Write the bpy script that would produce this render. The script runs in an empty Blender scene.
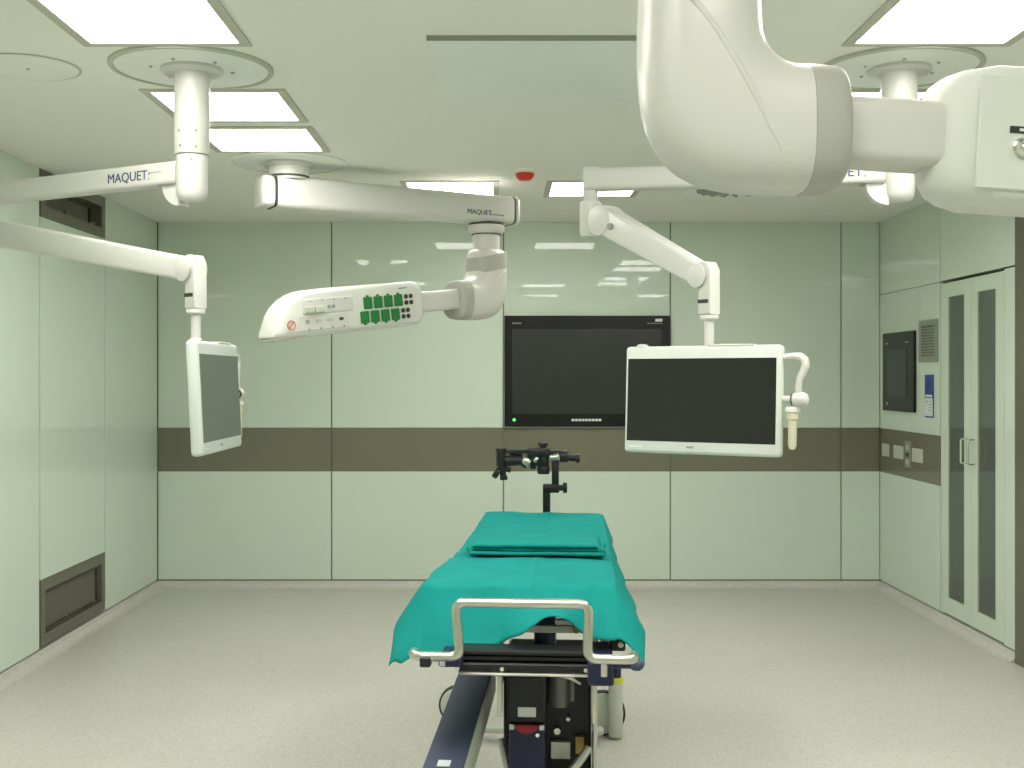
import bpy, bmesh, math, random
from mathutils import Vector, Matrix, noise
random.seed(7)
S = bpy.context.scene
C = S.collection
V = Vector
PI = math.pi

# ------------------------------------------------------------------ camera, world, exposure
F = 1150.0                      # focal length in pixels of the 1024 wide frame
CAM_Z = 1.64
cam_data = bpy.data.cameras.new('camera')
cam_data.sensor_width = 36.0
cam_data.lens = 36.0 * F / 1024.0
cam_data.shift_x = (512 - 498) / 1024.0
cam_data.shift_y = -(384 - 378) / 1024.0
cam_data.clip_start = 0.05
cam = bpy.data.objects.new('camera', cam_data)
cam.location = (0, 0, CAM_Z)
cam.rotation_euler = (PI / 2, 0, 0)
C.objects.link(cam)
S.camera = cam
w = bpy.data.worlds.new('world'); S.world = w
w.use_nodes = True
w.node_tree.nodes['Background'].inputs[0].default_value = (0.02, 0.02, 0.02, 1)
S.view_settings.view_transform = 'Standard'
S.view_settings.look = 'None'
S.view_settings.exposure = 0.50
S.cycles.max_bounces = 14
S.cycles.diffuse_bounces = 9
S.view_settings.gamma = 1.0
S.view_settings.use_curve_mapping = False
LIGHT = 11.0                    # radiance of the ceiling panels
LIGHT_COL = (1.0, 0.975, 0.92, 1)

def P(px, py, d):
    """a point at distance d down the room, from measured photo coordinates"""
    return V(((px - 498) * d / F, d, CAM_Z + (378 - py) * d / F))

# ------------------------------------------------------------------ materials
MATS = {}
def mat(name, col, rough=0.5, metal=0.0, spec=0.5, coat=0.0, emit=None, emit_s=0.0, bump=0.0, bump_scale=200.0, var=0.0, var_scale=3.0, trans=0.0):
    m = bpy.data.materials.new(name); m.use_nodes = True
    nt = m.node_tree; b = nt.nodes['Principled BSDF']
    b.inputs['Base Color'].default_value = (*col, 1)
    b.inputs['Roughness'].default_value = rough
    b.inputs['Metallic'].default_value = metal
    b.inputs['Specular IOR Level'].default_value = spec
    b.inputs['Coat Weight'].default_value = coat
    if trans: b.inputs['Transmission Weight'].default_value = trans
    if emit:
        b.inputs['Emission Color'].default_value = (*emit[:3], 1)
        b.inputs['Emission Strength'].default_value = emit_s
    tc = nt.nodes.new('ShaderNodeTexCoord')
    if var:
        n = nt.nodes.new('ShaderNodeTexNoise'); n.inputs['Scale'].default_value = var_scale; n.inputs['Detail'].default_value = 4
        nt.links.new(tc.outputs['Object'], n.inputs['Vector'])
        r = nt.nodes.new('ShaderNodeMix'); r.data_type = 'RGBA'
        r.inputs['A'].default_value = (*[c * (1 - var) for c in col], 1)
        r.inputs['B'].default_value = (*[min(1, c * (1 + var)) for c in col], 1)
        nt.links.new(n.outputs['Fac'], r.inputs['Factor'])
        nt.links.new(r.outputs['Result'], b.inputs['Base Color'])
    if bump:
        n = nt.nodes.new('ShaderNodeTexNoise'); n.inputs['Scale'].default_value = bump_scale; n.inputs['Detail'].default_value = 3
        nt.links.new(tc.outputs['Object'], n.inputs['Vector'])
        bp = nt.nodes.new('ShaderNodeBump'); bp.inputs['Strength'].default_value = bump; bp.inputs['Distance'].default_value = 0.002
        nt.links.new(n.outputs['Fac'], bp.inputs['Height'])
        nt.links.new(bp.outputs['Normal'], b.inputs['Normal'])
    MATS[name] = m
    return m

mat('glass_panel', (0.605, 0.69, 0.595), 0.02, spec=0.30, var=0.025, var_scale=0.8)
mat('band_panel', (0.178, 0.175, 0.122), 0.05, spec=0.30, var=0.03, var_scale=1.2)
mat('gasket', (0.20, 0.245, 0.19), 0.6)
mat('ceiling_paint', (0.83, 0.83, 0.77), 0.55, spec=0.25, var=0.012, var_scale=1.5)
mat('ceiling_lining', (0.82, 0.84, 0.80), 0.4, spec=0.3, var=0.01)
mat('light_frame', (0.50, 0.49, 0.42), 0.5)
mat('diffuser', (0.9, 0.9, 0.88), 0.5, emit=LIGHT_COL, emit_s=LIGHT)
mat('trim_grey', (0.46, 0.49, 0.40), 0.5)
mat('white_enamel', (0.605, 0.60, 0.56), 0.30, spec=0.45, var=0.01)
mat('white_plastic', (0.66, 0.67, 0.62), 0.38, spec=0.4, var=0.01)
mat('monitor_plastic', (0.62, 0.65, 0.61), 0.4, spec=0.4, var=0.01)
mat('ring_grey', (0.40, 0.40, 0.355), 0.45, spec=0.3, var=0.01)
mat('dark_seal', (0.05, 0.05, 0.045), 0.6)
mat('logo_blue', (0.02, 0.035, 0.16), 0.5)
mat('print_grey', (0.30, 0.31, 0.28), 0.6)
mat('screen_painted_haze', (0.15, 0.175, 0.14), 0.35, spec=0.8, var=0.03)  # wall reflection painted into the left screen's colour as an even haze
mat('screen_black', (0.010, 0.011, 0.010), 0.20, spec=0.5, var=0.05)
mat('screen_matte', (0.020, 0.022, 0.020), 0.22, spec=0.5, var=0.05)
mat('bezel_black', (0.008, 0.008, 0.007), 0.25, spec=0.3, var=0.05)
mat('grip_beige', (0.62, 0.58, 0.44), 0.45)
mat('green_cover', (0.012, 0.17, 0.035), 0.35, spec=0.4, var=0.04)
mat('hole_dark', (0.03, 0.025, 0.02), 0.5)
mat('red_print', (0.55, 0.06, 0.03), 0.5)
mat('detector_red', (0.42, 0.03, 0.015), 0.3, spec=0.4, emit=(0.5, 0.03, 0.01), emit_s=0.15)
mat('brown_steel', (0.165, 0.158, 0.118), 0.42, metal=0.35, bump=0.15, bump_scale=80, var=0.05)
mat('filter_mesh', (0.125, 0.120, 0.088), 0.7, var=0.08, var_scale=30, bump=0.6, bump_scale=500)
mat('grille_dark', (0.045, 0.043, 0.032), 0.6)
mat('door_frame_white', (0.60, 0.69, 0.58), 0.2, spec=0.35, var=0.015)
mat('cabinet_inside', (0.74, 0.79, 0.72), 0.6, var=0.03)
mat('chrome', (0.75, 0.75, 0.70), 0.16, metal=1.0)
mat('steel', (0.60, 0.59, 0.52), 0.28, metal=1.0, var=0.04, var_scale=20)
mat('satin_aluminium', (0.55, 0.55, 0.50), 0.35, metal=0.85, var=0.03)
mat('black_plastic', (0.012, 0.012, 0.013), 0.4, spec=0.4, var=0.1)
mat('black_pad', (0.010, 0.010, 0.011), 0.55, spec=0.4, var=0.1)
mat('black_metal', (0.010, 0.010, 0.010), 0.35, metal=0.2, spec=0.5)
mat('navy', (0.060, 0.072, 0.120), 0.55, spec=0.35, var=0.06)
mat('navy_dark', (0.012, 0.016, 0.055), 0.4, spec=0.4, var=0.06)
mat('motor_grey', (0.16, 0.16, 0.15), 0.4, metal=0.4, var=0.05)
mat('red_pull', (0.30, 0.005, 0.02), 0.4)
mat('yellow', (0.62, 0.60, 0.05), 0.5)
mat('caster_cover', (0.52, 0.55, 0.48), 0.4, var=0.02)
mat('rubber', (0.035, 0.038, 0.035), 0.6)
mat('socket_white', (0.52, 0.55, 0.46), 0.35, var=0.02)
mat('sign_blue', (0.02, 0.04, 0.28), 0.4)
mat('sign_white', (0.68, 0.72, 0.70), 0.45)
mat('led_green', (0.05, 0.5, 0.08), 0.4, emit=(0.15, 0.9, 0.2), emit_s=0.8)
mat('vent_grey', (0.30, 0.33, 0.27), 0.45, metal=0.3, var=0.03)
mat('brass', (0.45, 0.30, 0.10), 0.35, metal=0.8)

def glass_pane():
    m = bpy.data.materials.new('cabinet_glass'); m.use_nodes = True
    nt = m.node_tree; nt.nodes.clear()
    out = nt.nodes.new('ShaderNodeOutputMaterial')
    mx = nt.nodes.new('ShaderNodeMixShader'); fr = nt.nodes.new('ShaderNodeFresnel'); fr.inputs['IOR'].default_value = 1.65
    tr = nt.nodes.new('ShaderNodeBsdfTransparent'); tr.inputs['Color'].default_value = (0.74, 0.79, 0.74, 1)
    gl = nt.nodes.new('ShaderNodeBsdfGlossy'); gl.inputs['Roughness'].default_value = 0.04
    nt.links.new(fr.outputs[0], mx.inputs[0]); nt.links.new(tr.outputs[0], mx.inputs[1]); nt.links.new(gl.outputs[0], mx.inputs[2])
    df = nt.nodes.new('ShaderNodeBsdfDiffuse'); df.inputs['Color'].default_value = (0.50, 0.56, 0.50, 1)
    m2 = nt.nodes.new('ShaderNodeMixShader'); m2.inputs[0].default_value = 0.14  # diffuse veil lightens the panes, standing in for brighter reflections
    nt.links.new(mx.outputs[0], m2.inputs[1]); nt.links.new(df.outputs[0], m2.inputs[2])
    nt.links.new(m2.outputs[0], out.inputs['Surface'])
    MATS['cabinet_glass'] = m
glass_pane()

def floor_mat():
    m = bpy.data.materials.new('vinyl_floor'); m.use_nodes = True
    nt = m.node_tree; b = nt.nodes['Principled BSDF']; N = nt.nodes.new; L = nt.links.new
    tc = N('ShaderNodeTexCoord')
    v1 = N('ShaderNodeTexVoronoi'); v1.inputs['Scale'].default_value = 150
    L(tc.outputs['Object'], v1.inputs['Vector'])
    sep = N('ShaderNodeSeparateColor'); L(v1.outputs['Color'], sep.inputs[0])
    r1 = N('ShaderNodeValToRGB')
    r1.color_ramp.elements[0].position = 0.0; r1.color_ramp.elements[0].color = (0.42, 0.405, 0.36, 1)
    r1.color_ramp.elements[1].position = 1.0; r1.color_ramp.elements[1].color = (0.61, 0.595, 0.55, 1)
    e = r1.color_ramp.elements.new(0.22); e.color = (0.51, 0.495, 0.45, 1)
    e = r1.color_ramp.elements.new(0.8); e.color = (0.55, 0.535, 0.49, 1)
    L(sep.outputs[0], r1.inputs[0])
    n = N('ShaderNodeTexNoise'); n.inputs['Scale'].default_value = 0.7; n.inputs['Detail'].default_value = 3
    L(tc.outputs['Object'], n.inputs['Vector'])
    mp = N('ShaderNodeMapRange'); mp.inputs['From Min'].default_value = 0.3; mp.inputs['From Max'].default_value = 0.7
    mp.inputs['To Min'].default_value = 0.96; mp.inputs['To Max'].default_value = 1.04
    L(n.outputs['Fac'], mp.inputs['Value'])
    mx = N('ShaderNodeMix'); mx.data_type = 'RGBA'; mx.blend_type = 'MULTIPLY'; mx.inputs['Factor'].default_value = 1
    L(r1.outputs[0], mx.inputs['A']); L(mp.outputs[0], mx.inputs['B'])
    L(mx.outputs['Result'], b.inputs['Base Color'])
    b.inputs['Roughness'].default_value = 0.36
    b.inputs['Specular IOR Level'].default_value = 0.35
    MATS['vinyl_floor'] = m
floor_mat()

def cloth_mat():
    m = bpy.data.materials.new('teal_cloth'); m.use_nodes = True
    nt = m.node_tree; b = nt.nodes['Principled BSDF']; N = nt.nodes.new; L = nt.links.new
    tc = N('ShaderNodeTexCoord')
    n = N('ShaderNodeTexNoise'); n.inputs['Scale'].default_value = 6; n.inputs['Detail'].default_value = 5
    L(tc.outputs['Object'], n.inputs['Vector'])
    r = N('ShaderNodeMix'); r.data_type = 'RGBA'
    r.inputs['A'].default_value = (0.008, 0.205, 0.19, 1); r.inputs['B'].default_value = (0.014, 0.275, 0.255, 1)
    L(n.outputs['Fac'], r.inputs['Factor']); L(r.outputs['Result'], b.inputs['Base Color'])
    b.inputs['Roughness'].default_value = 0.8; b.inputs['Specular IOR Level'].default_value = 0.06
    wv = N('ShaderNodeTexNoise'); wv.inputs['Scale'].default_value = 350
    L(tc.outputs['Object'], wv.inputs['Vector'])
    w2 = N('ShaderNodeTexNoise'); w2.inputs['Scale'].default_value = 14; w2.inputs['Detail'].default_value = 4
    L(tc.outputs['Object'], w2.inputs['Vector'])
    bp = N('ShaderNodeBump'); bp.inputs['Strength'].default_value = 0.15; bp.inputs['Distance'].default_value = 0.002
    L(wv.outputs['Fac'], bp.inputs['Height'])
    b2 = N('ShaderNodeBump'); b2.inputs['Strength'].default_value = 0.35; b2.inputs['Distance'].default_value = 0.022
    L(w2.outputs['Fac'], b2.inputs['Height']); L(bp.outputs['Normal'], b2.inputs['Normal'])
    L(b2.outputs['Normal'], b.inputs['Normal'])
    MATS['teal_cloth'] = m
cloth_mat()

# ------------------------------------------------------------------ mesh helpers
def frame_z(d):
    d = V(d).normalized()
    a = V((0, 0, 1)) if abs(d.z) < 0.95 else V((1, 0, 0))
    x = a.cross(d).normalized(); y = d.cross(x)
    return Matrix((x, y, d)).transposed()

def rrect(wd, ht, r, n=4):
    """rounded rectangle, counter-clockwise list of (a, b)"""
    r = min(r, wd / 2 - 1e-5, ht / 2 - 1e-5); out = []
    for cx, cy, a0 in ((wd/2-r, ht/2-r, 0), (-wd/2+r, ht/2-r, 90), (-wd/2+r, -ht/2+r, 180), (wd/2-r, -ht/2+r, 270)):
        for k in range(n + 1):
            a = math.radians(a0 + 90 * k / n)
            out.append((cx + r * math.cos(a), cy + r * math.sin(a)))
    return out

class MB:
    def __init__(s): s.v = []; s.f = []
    def add(s, vs, fs):
        o = len(s.v); s.v += [tuple(p) for p in vs]; s.f += [tuple(i + o for i in f) for f in fs]; return s
    def bm(s, b, M=None):
        b.verts.ensure_lookup_table()
        for i, x in enumerate(b.verts): x.index = i
        vs = [(M @ x.co) if M else x.co.copy() for x in b.verts]
        fs = [[x.index for x in f.verts] for f in b.faces]
        b.free(); return s.add(vs, fs)
    def box(s, lo, hi, bev=0.0, seg=2, M=None):
        lo, hi = V(lo), V(hi)
        if bev <= 0:
            vs = [V((x, y, z)) for x in (lo.x, hi.x) for y in (lo.y, hi.y) for z in (lo.z, hi.z)]
            if M: vs = [M @ p for p in vs]
            return s.add(vs, [(0,1,3,2), (4,6,7,5), (0,4,5,1), (2,3,7,6), (0,2,6,4), (1,5,7,3)])
        b = bmesh.new(); bmesh.ops.create_cube(b, size=1)
        c = (lo + hi) / 2; e = hi - lo
        for x in b.verts: x.co = V((x.co.x * e.x, x.co.y * e.y, x.co.z * e.z)) + c
        bmesh.ops.bevel(b, geom=b.edges[:], offset=min(bev, min(e) * 0.49), segments=seg, affect='EDGES', profile=0.5)
        return s.bm(b, M)
    def loft(s, rings, cap=True):
        n = len(rings[0]); o = []
        vs = [p for r in rings for p in r]; fs = []
        for i in range(len(rings) - 1):
            for k in range(n):
                k2 = (k + 1) % n
                fs.append((i*n+k, i*n+k2, (i+1)*n+k2, (i+1)*n+k))
        if cap:
            fs.append(tuple(reversed(range(n)))); fs.append(tuple((len(rings)-1)*n + k for k in range(n)))
        return s.add(vs, fs)
    def lathe(s, prof, c=(0,0,0), axis=(0,0,1), seg=32, cap=True):
        R = frame_z(axis); c = V(c); rings = []
        for r, h in prof:
            rings.append([c + R @ V((max(r, 1e-4) * math.cos(2*PI*k/seg), max(r, 1e-4) * math.sin(2*PI*k/seg), h)) for k in range(seg)])
        return s.loft(rings, cap)
    def cyl(s, p0, p1, r0, r1=None, seg=24, bev=0.0):
        p0, p1 = V(p0), V(p1); r1 = r0 if r1 is None else r1; L = (p1 - p0).length
        if bev: pr = [(r0 - bev, 0), (r0 - bev*0.3, bev*0.3), (r0, bev), (r1, L - bev), (r1 - bev*0.3, L - bev*0.3), (r1 - bev, L)]
        else: pr = [(r0, 0), (r1, L)]
        return s.lathe(pr, p0, p1 - p0, seg)
    def tube(s, path, r, seg=12, cap=True, closed=False):
        path = [V(p) for p in path]; n = len(path); rings = []
        t0 = (path[1] - path[0]).normalized(); R = frame_z(t0); x = R.col[0].copy()
        for i in range(n):
            if closed: t = (path[(i+1) % n] - path[i-1]).normalized()
            else: t = (path[min(i+1, n-1)] - path[max(i-1, 0)]).normalized()
            x = (x - t * x.dot(t)).normalized(); y = t.cross(x)
            rr = r[i] if isinstance(r, (list, tuple)) else r
            rings.append([path[i] + x * (rr*math.cos(2*PI*k/seg)) + y * (rr*math.sin(2*PI*k/seg)) for k in range(seg)])
        if closed: rings.append(rings[0]); cap = False
        return s.loft(rings, cap)
    def beam(s, p0, p1, w0, h0, w1=None, h1=None, r=0.02, n=4, bev=0.012):
        """rounded rectangular bar; ends slightly chamfered"""
        p0, p1 = V(p0), V(p1); w1 = w0 if w1 is None else w1; h1 = h0 if h1 is None else h1
        t = (p1 - p0).normalized(); L = (p1 - p0).length
        sd = t.cross(V((0, 0, 1))).normalized(); up = sd.cross(t)
        rings = []
        for q, ins in ((0, bev), (bev*0.3, bev*0.3), (bev, 0), (L-bev, 0), (L-bev*0.3, bev*0.3), (L, bev)):
            f = q / L; ww = w0 + (w1 - w0)*f - 2*ins; hh = h0 + (h1 - h0)*f - 2*ins
            rings.append([p0 + t*q + sd*a + up*b for a, b in rrect(ww, hh, r, n)])
        return s.loft(rings)
    def prism(s, poly, M, d0, d1, bev=0.0):
        """polygon in the local xy plane of M pushed from d0 to d1 along local z"""
        rings = []
        if bev:
            cx = sum(p[0] for p in poly)/len(poly); cy = sum(p[1] for p in poly)/len(poly)
            def ins(q): return [(x + (cx-x)*q/max(1e-6, math.hypot(x-cx, y-cy)), y + (cy-y)*q/max(1e-6, math.hypot(x-cx, y-cy))) for x, y in poly]
            st = [(d0, ins(bev)), (d0 + bev*0.3, ins(bev*0.3)), (d0 + bev, poly), (d1 - bev, poly), (d1 - bev*0.3, ins(bev*0.3)), (d1, ins(bev))]
        else: st = [(d0, poly), (d1, poly)]
        for d, pl in st: rings.append([M @ V((x, y, d)) for x, y in pl])
        return s.loft(rings)
    def mesh(s, name, org=V((0,0,0)), smooth=True, ang=35):
        me = bpy.data.meshes.new(name)
        me.from_pydata([V(p) - org for p in s.v], [], s.f)
        b = bmesh.new(); b.from_mesh(me); bmesh.ops.recalc_face_normals(b, faces=b.faces); b.to_mesh(me); b.free()
        if smooth:
            me.polygons.foreach_set('use_smooth', [True] * len(me.polygons)); me.set_sharp_from_angle(angle=math.radians(ang))
        return me
    def build(s, name, m, parent=None, smooth=True, ang=35):
        """parts take world coordinates unless the parent thing is a rotated one (ORG None)"""
        org = ORG.get(parent, V((0,0,0))) if parent else V((0,0,0))
        me = s.mesh(name, org, smooth, ang)
        me.materials.append(MATS[m])
        o = bpy.data.objects.new(name, me); C.objects.link(o)
        if parent:
            o.parent = parent; ORG[o] = org
        return o

class OrgMap(dict): pass
ORG = OrgMap()

def thing(name, label, cat, loc=(0,0,0), rz=0.0, group=None):
    o = bpy.data.objects.new(name, None); C.objects.link(o)
    o.empty_display_size = 0.1
    o.location = loc; o.rotation_euler = (0, 0, rz)
    o['label'] = label; o['category'] = cat
    if group: o['group'] = group
    ORG[o] = V(loc) if rz == 0 else V((0,0,0))
    return o
def tag(o, label, cat, group=None):
    o['label'] = label; o['category'] = cat
    if group: o['group'] = group
    return o
def struct(o, label=None):
    o['kind'] = 'structure'
    if label: o['label'] = label
    return o
def instance(me, name, parent, loc, M=None):
    o = bpy.data.objects.new(name, me); C.objects.link(o); o.parent = parent
    if M is not None: o.matrix_local = M
    else: o.location = loc
    return o

def text_part(txt, M, height, m, parent, depth=0.0015, name='lettering', space=1.0, bold=0.0):
    cu = bpy.data.curves.new(name, 'FONT'); cu.body = txt; cu.size = height / 0.7; cu.extrude = depth
    cu.align_x = 'LEFT'; cu.space_character = space; cu.offset = bold
    o = bpy.data.objects.new(name + '_source', cu); C.objects.link(o)
    bpy.context.view_layer.update()
    me = bpy.data.meshes.new_from_object(o.evaluated_get(bpy.context.evaluated_depsgraph_get()))
    bpy.data.objects.remove(o); bpy.data.curves.remove(cu)
    org = ORG.get(parent, V((0,0,0)))
    me.transform(Matrix.Translation(-org) @ M)
    me.name = name; me.materials.clear(); me.materials.append(MATS[m])
    q = bpy.data.objects.new(name, me); C.objects.link(q); q.parent = parent; ORG[q] = org
    return q

def face_matrix(o, xaxis, yaxis):
    x = V(xaxis).normalized(); z = x.cross(V(yaxis)).normalized(); y = z.cross(x)
    M = Matrix((x, y, z)).transposed().to_4x4(); M.translation = V(o); return M

# ------------------------------------------------------------------ room shell
XL, XR, YB, YF, H = -2.75, 3.086, 9.29, -0.9, 2.90
BT, BB = 1.236, 0.885            # brown band
FZ = -0.055                      # floor level below the foot of the wall panels
G = 0.010                        # joint between panels
fl = struct(MB().box((XL-0.1, YF-0.1, FZ-0.08), (XR+0.5, YB+0.1, FZ)).build('floor', 'vinyl_floor', smooth=False), 'speckled beige vinyl floor')
ce = struct(MB().box((XL-0.1, YF-0.1, H), (XR+0.1, YB+0.1, H+0.08)).build('ceiling', 'ceiling_paint', smooth=False), 'plain off-white ceiling')

wb = struct(MB().box((XL-0.1, YB+0.014, FZ), (XR+0.1, YB+0.1, H)).build('wall_back', 'gasket', smooth=False), 'back wall of pale green glass panels with a brown band')
wl = struct(MB().box((XL-0.2, YF-0.1, FZ), (XL-0.10, YB+0.1, H)).build('wall_left', 'gasket', smooth=False), 'left wall of pale green glass panels')
wr = struct(MB().box((XR+0.45, YF-0.1, FZ), (XR+0.5, YB+0.1, H)).build('wall_right', 'gasket', smooth=False), 'right wall of pale green glass panels')
wf = struct(MB().box((XL-0.1, YF-0.1, FZ), (XR+0.1, YF-0.014, H)).build('wall_front', 'gasket', smooth=False), 'wall behind the camera')
def panel(parent, lo, hi, m='glass_panel', name='panel', bev=0.002):
    return MB().box(lo, hi, bev, 1).build(name, m, parent, smooth=False)
B0 = 0.012
# back wall
xs = [XL, -1.345, 0.044, 1.392, 2.772, XR]
for a, b in zip(xs[:-1], xs[1:]):
    for z0, z1, m in ((B0, BB, 'glass_panel'), (BB, BT, 'band_panel'), (BT, H, 'glass_panel')):
        gz0 = 0.0 if z0 == BB else (G/4 if z0 != B0 else 0); gz1 = 0.0 if z1 == BB else 0
        panel(wb, (a + G/2, YB, z0 + gz0), (b - G/2, YB + 0.012, z1 - gz1), m)
# left wall
ys = [YF, 0.05, 1.19, 2.33, 3.47, 4.61, 5.757, 6.905, 8.047, YB]
VT, VB = 0.423, 2.613
for a, b in zip(ys[:-1], ys[1:]):
    z0, z1 = (VT, VB) if a == 6.905 else (B0, H)
    panel(wl, (XL - 0.10, a + G, z0), (XL, b - G, z1))
# right wall: fixed panels up to the cabinet, the panel over it, and the rest towards the camera
CT = 2.31
Y1, Y2, Y3, Y4 = 8.03, 7.012, 6.845, 6.60       # panel joint, cabinet end, white strip end, brown post end
WT = 0.45
for z0, z1, m in ((B0, BB, 'glass_panel'), (BB, BT, 'band_panel'), (BT, CT, 'glass_panel'), (CT, H, 'glass_panel')):
    panel(wr, (XR, Y1 + G, z0 + (0.0015 if z0 == CT else 0)), (XR + WT, YB + 0.012, z1 - (0.0015 if z1 == CT else 0)), m)
panel(wr, (XR, Y3 + G/2, CT + G/2), (XR + WT, Y1 - G/2, H))
panel(wr, (XR, Y3 + G/2, B0), (XR + WT, Y2 - G/4, CT - G/2))
for a, b in zip([YF, 0.6, 1.8, 3.0, 4.2], [0.6, 1.8, 3.0, 4.2, 5.1]):
    panel(wr, (XR, a + G/2, B0), (XR + WT, b - G/2, H))
# brown steel door frame and door in the right wall (only its far post is in view)
d1 = struct(MB().box((XR - 0.012, Y4 + 0.005, FZ), (XR + WT, Y3 - G/2, H)).build('door_1', 'brown_steel', smooth=False), 'brown steel door frame in the right wall')
MB().box((XR - 0.012, 5.1, FZ), (XR + WT, 5.25, H)).build('frame_post', 'brown_steel', d1, smooth=False)
MB().box((XR - 0.012, 5.25, 2.2), (XR + WT, Y4 + 0.005, H)).build('frame_head', 'brown_steel', d1, smooth=False)
MB().box((XR + 0.03, 5.25, FZ + 0.006), (XR + 0.09, Y4 + 0.005, 2.2)).build('door_leaf', 'door_frame_white', d1, smooth=False)
# wall behind the camera
for a, b in zip([XL, -1.3, 0.15, 1.6], [-1.3, 0.15, 1.6, XR]):
    panel(wf, (a + G/2, YF - 0.012, B0), (b - G/2, YF, H))
# coved skirting: floor vinyl turned up at the wall
def cove(name, p0, p1, inward, label):
    p0, p1, inward = V(p0), V(p1), V(inward); rings = []
    prof = [(-0.09, FZ - 0.001), (-0.09, 0.0), (0.002, 0.0)]
    for k in range(8):
        a = k / 7 * PI / 2
        prof.append((0.004 + 0.052 * (1 - math.cos(a)), FZ + 0.001 + (-FZ - 0.003) * (1 - math.sin(a))))
    prof.append((0.057, FZ - 0.001))
    for p in (p0, p1): rings.append([p + inward * a + V((0, 0, b)) for a, b in prof])
    return struct(MB().loft(rings).build(name, 'vinyl_floor', ang=60), label)
cove('baseboard_back', (XL, YB, 0), (XR, YB, 0), (0, -1, 0), 'vinyl cove skirting along the back wall')
cove('baseboard_left', (XL, YF, 0), (XL, YB, 0), (1, 0, 0), 'vinyl cove skirting along the left wall')
cove('baseboard_right', (XR, Y3, 0), (XR, YB, 0), (-1, 0, 0), 'vinyl cove skirting along the right wall')

# ------------------------------------------------------------------ vents in the left wall
def wall_vent(z0, z1, label, rec):
    a, b = 6.905 + G/2, 8.047 - G/2; t = thing('air_grille', label, 'vent', (XL, (a+b)/2, z0), group='return air grilles in the left wall')
    fw = 0.07
    m = MB()
    for lo, hi in (((a, z0), (b, z0+fw)), ((a, z1-fw), (b, z1)), ((a, z0+fw), (a+fw, z1-fw)), ((b-fw, z0+fw), (b, z1-fw))):
        m.box((XL-0.09, lo[0], lo[1]), (XL+0.003, hi[0], hi[1]))
    m.build('frame', 'brown_steel', t, smooth=False)
    MB().box((XL-0.098, a+fw, z0+fw), (XL-0.055-rec, b-fw, z1-fw)).build('filter_mesh', 'filter_mesh', t, smooth=False)
    m = MB()
    i0, i1, j0, j1 = a+fw+0.001, b-fw-0.001, z0+fw+0.001, z1-fw-0.001; r = 0.02
    for lo, hi in (((i0, j0), (i1, j0+r)), ((i0, j1-r), (i1, j1)), ((i0, j0+r), (i0+r, j1-r)), ((i1-r*3, j0+r), (i1-r*2, j1-r))):
        m.box((XL-0.055-rec, lo[0], lo[1]), (XL-0.040-rec, hi[0], hi[1]))
    m.build('inner_frame', 'grille_dark', t, smooth=False)
    for yy in (a + 0.42*(b-a), b-fw-0.09):
        MB().cyl((XL-0.045, yy, z0+fw+0.02), (XL-0.015, yy, z0+fw+0.02), 0.008, seg=10).build('latch', 'steel', t)
wall_vent(0.02, VT, 'brown steel return air grille low on left wall above floor', -0.032)
wall_vent(VB, H-0.001, 'brown steel air grille high on left wall under ceiling', 0.015)

# ------------------------------------------------------------------ ceiling lights
LXc, RXc = -1.247, 1.615
light_spots = [
    (LXc, 4.03, 'square ceiling light nearest the camera on the left side'),
    (LXc, 5.325, 'square ceiling light behind left monitor column, nearer of adjoining pair'),
    (LXc, 6.07, 'square ceiling light before console pendant mount, farther of adjoining left pair'),
    (RXc, 4.03, 'square ceiling light nearest the camera on the right side'),
    (RXc, 5.325, 'square ceiling light behind right monitor column'),
    (RXc, 6.07, 'square ceiling light far behind right monitor column, mostly hidden'),
    (-0.311, 7.655, 'ceiling light above the console arm left of red detector'),
    (0.630, 7.655, 'ceiling light behind the central monitor arm right of red detector'),
    (LXc, 3.285, 'square ceiling light above the left side outside the view'),
    (RXc, 3.285, 'square ceiling light above the right side outside the view'),
    (-0.311, 2.95, 'middle ceiling light outside the view, left one'),
    (0.630, 2.95, 'middle ceiling light outside the view, right one'),
    (LXc, 1.0, 'added unseen square fill light by the left front corner'),  # unseen front row, added to brighten the near elbow, walls and ceiling
    (-0.311, 1.0, 'added unseen square fill light left of the camera'),
    (0.630, 1.0, 'added unseen square fill light right of the camera'),
    (2.30, 1.0, 'added unseen square fill light by the right front corner'),
]
for x, y, lab in light_spots:
    t = thing('ceiling_light', lab, 'light', (x, y, H), group='square recessed ceiling lights')
    h, fw = 0.277, 0.04; m = MB()
    for lo, hi in (((-h-fw, -h-fw), (h+fw, -h)), ((-h-fw, h), (h+fw, h+fw)), ((-h-fw, -h), (-h, h)), ((h, -h), (h+fw, h))):
        m.box((x+lo[0], y+lo[1], H-0.008), (x+hi[0], y+hi[1], H+0.002))
    m.build('frame', 'light_frame', t, smooth=False)
    MB().box((x-h, y-h, H-0.003), (x+h, y+h, H+0.002)).build('diffuser', 'diffuser', t, smooth=False)

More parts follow.
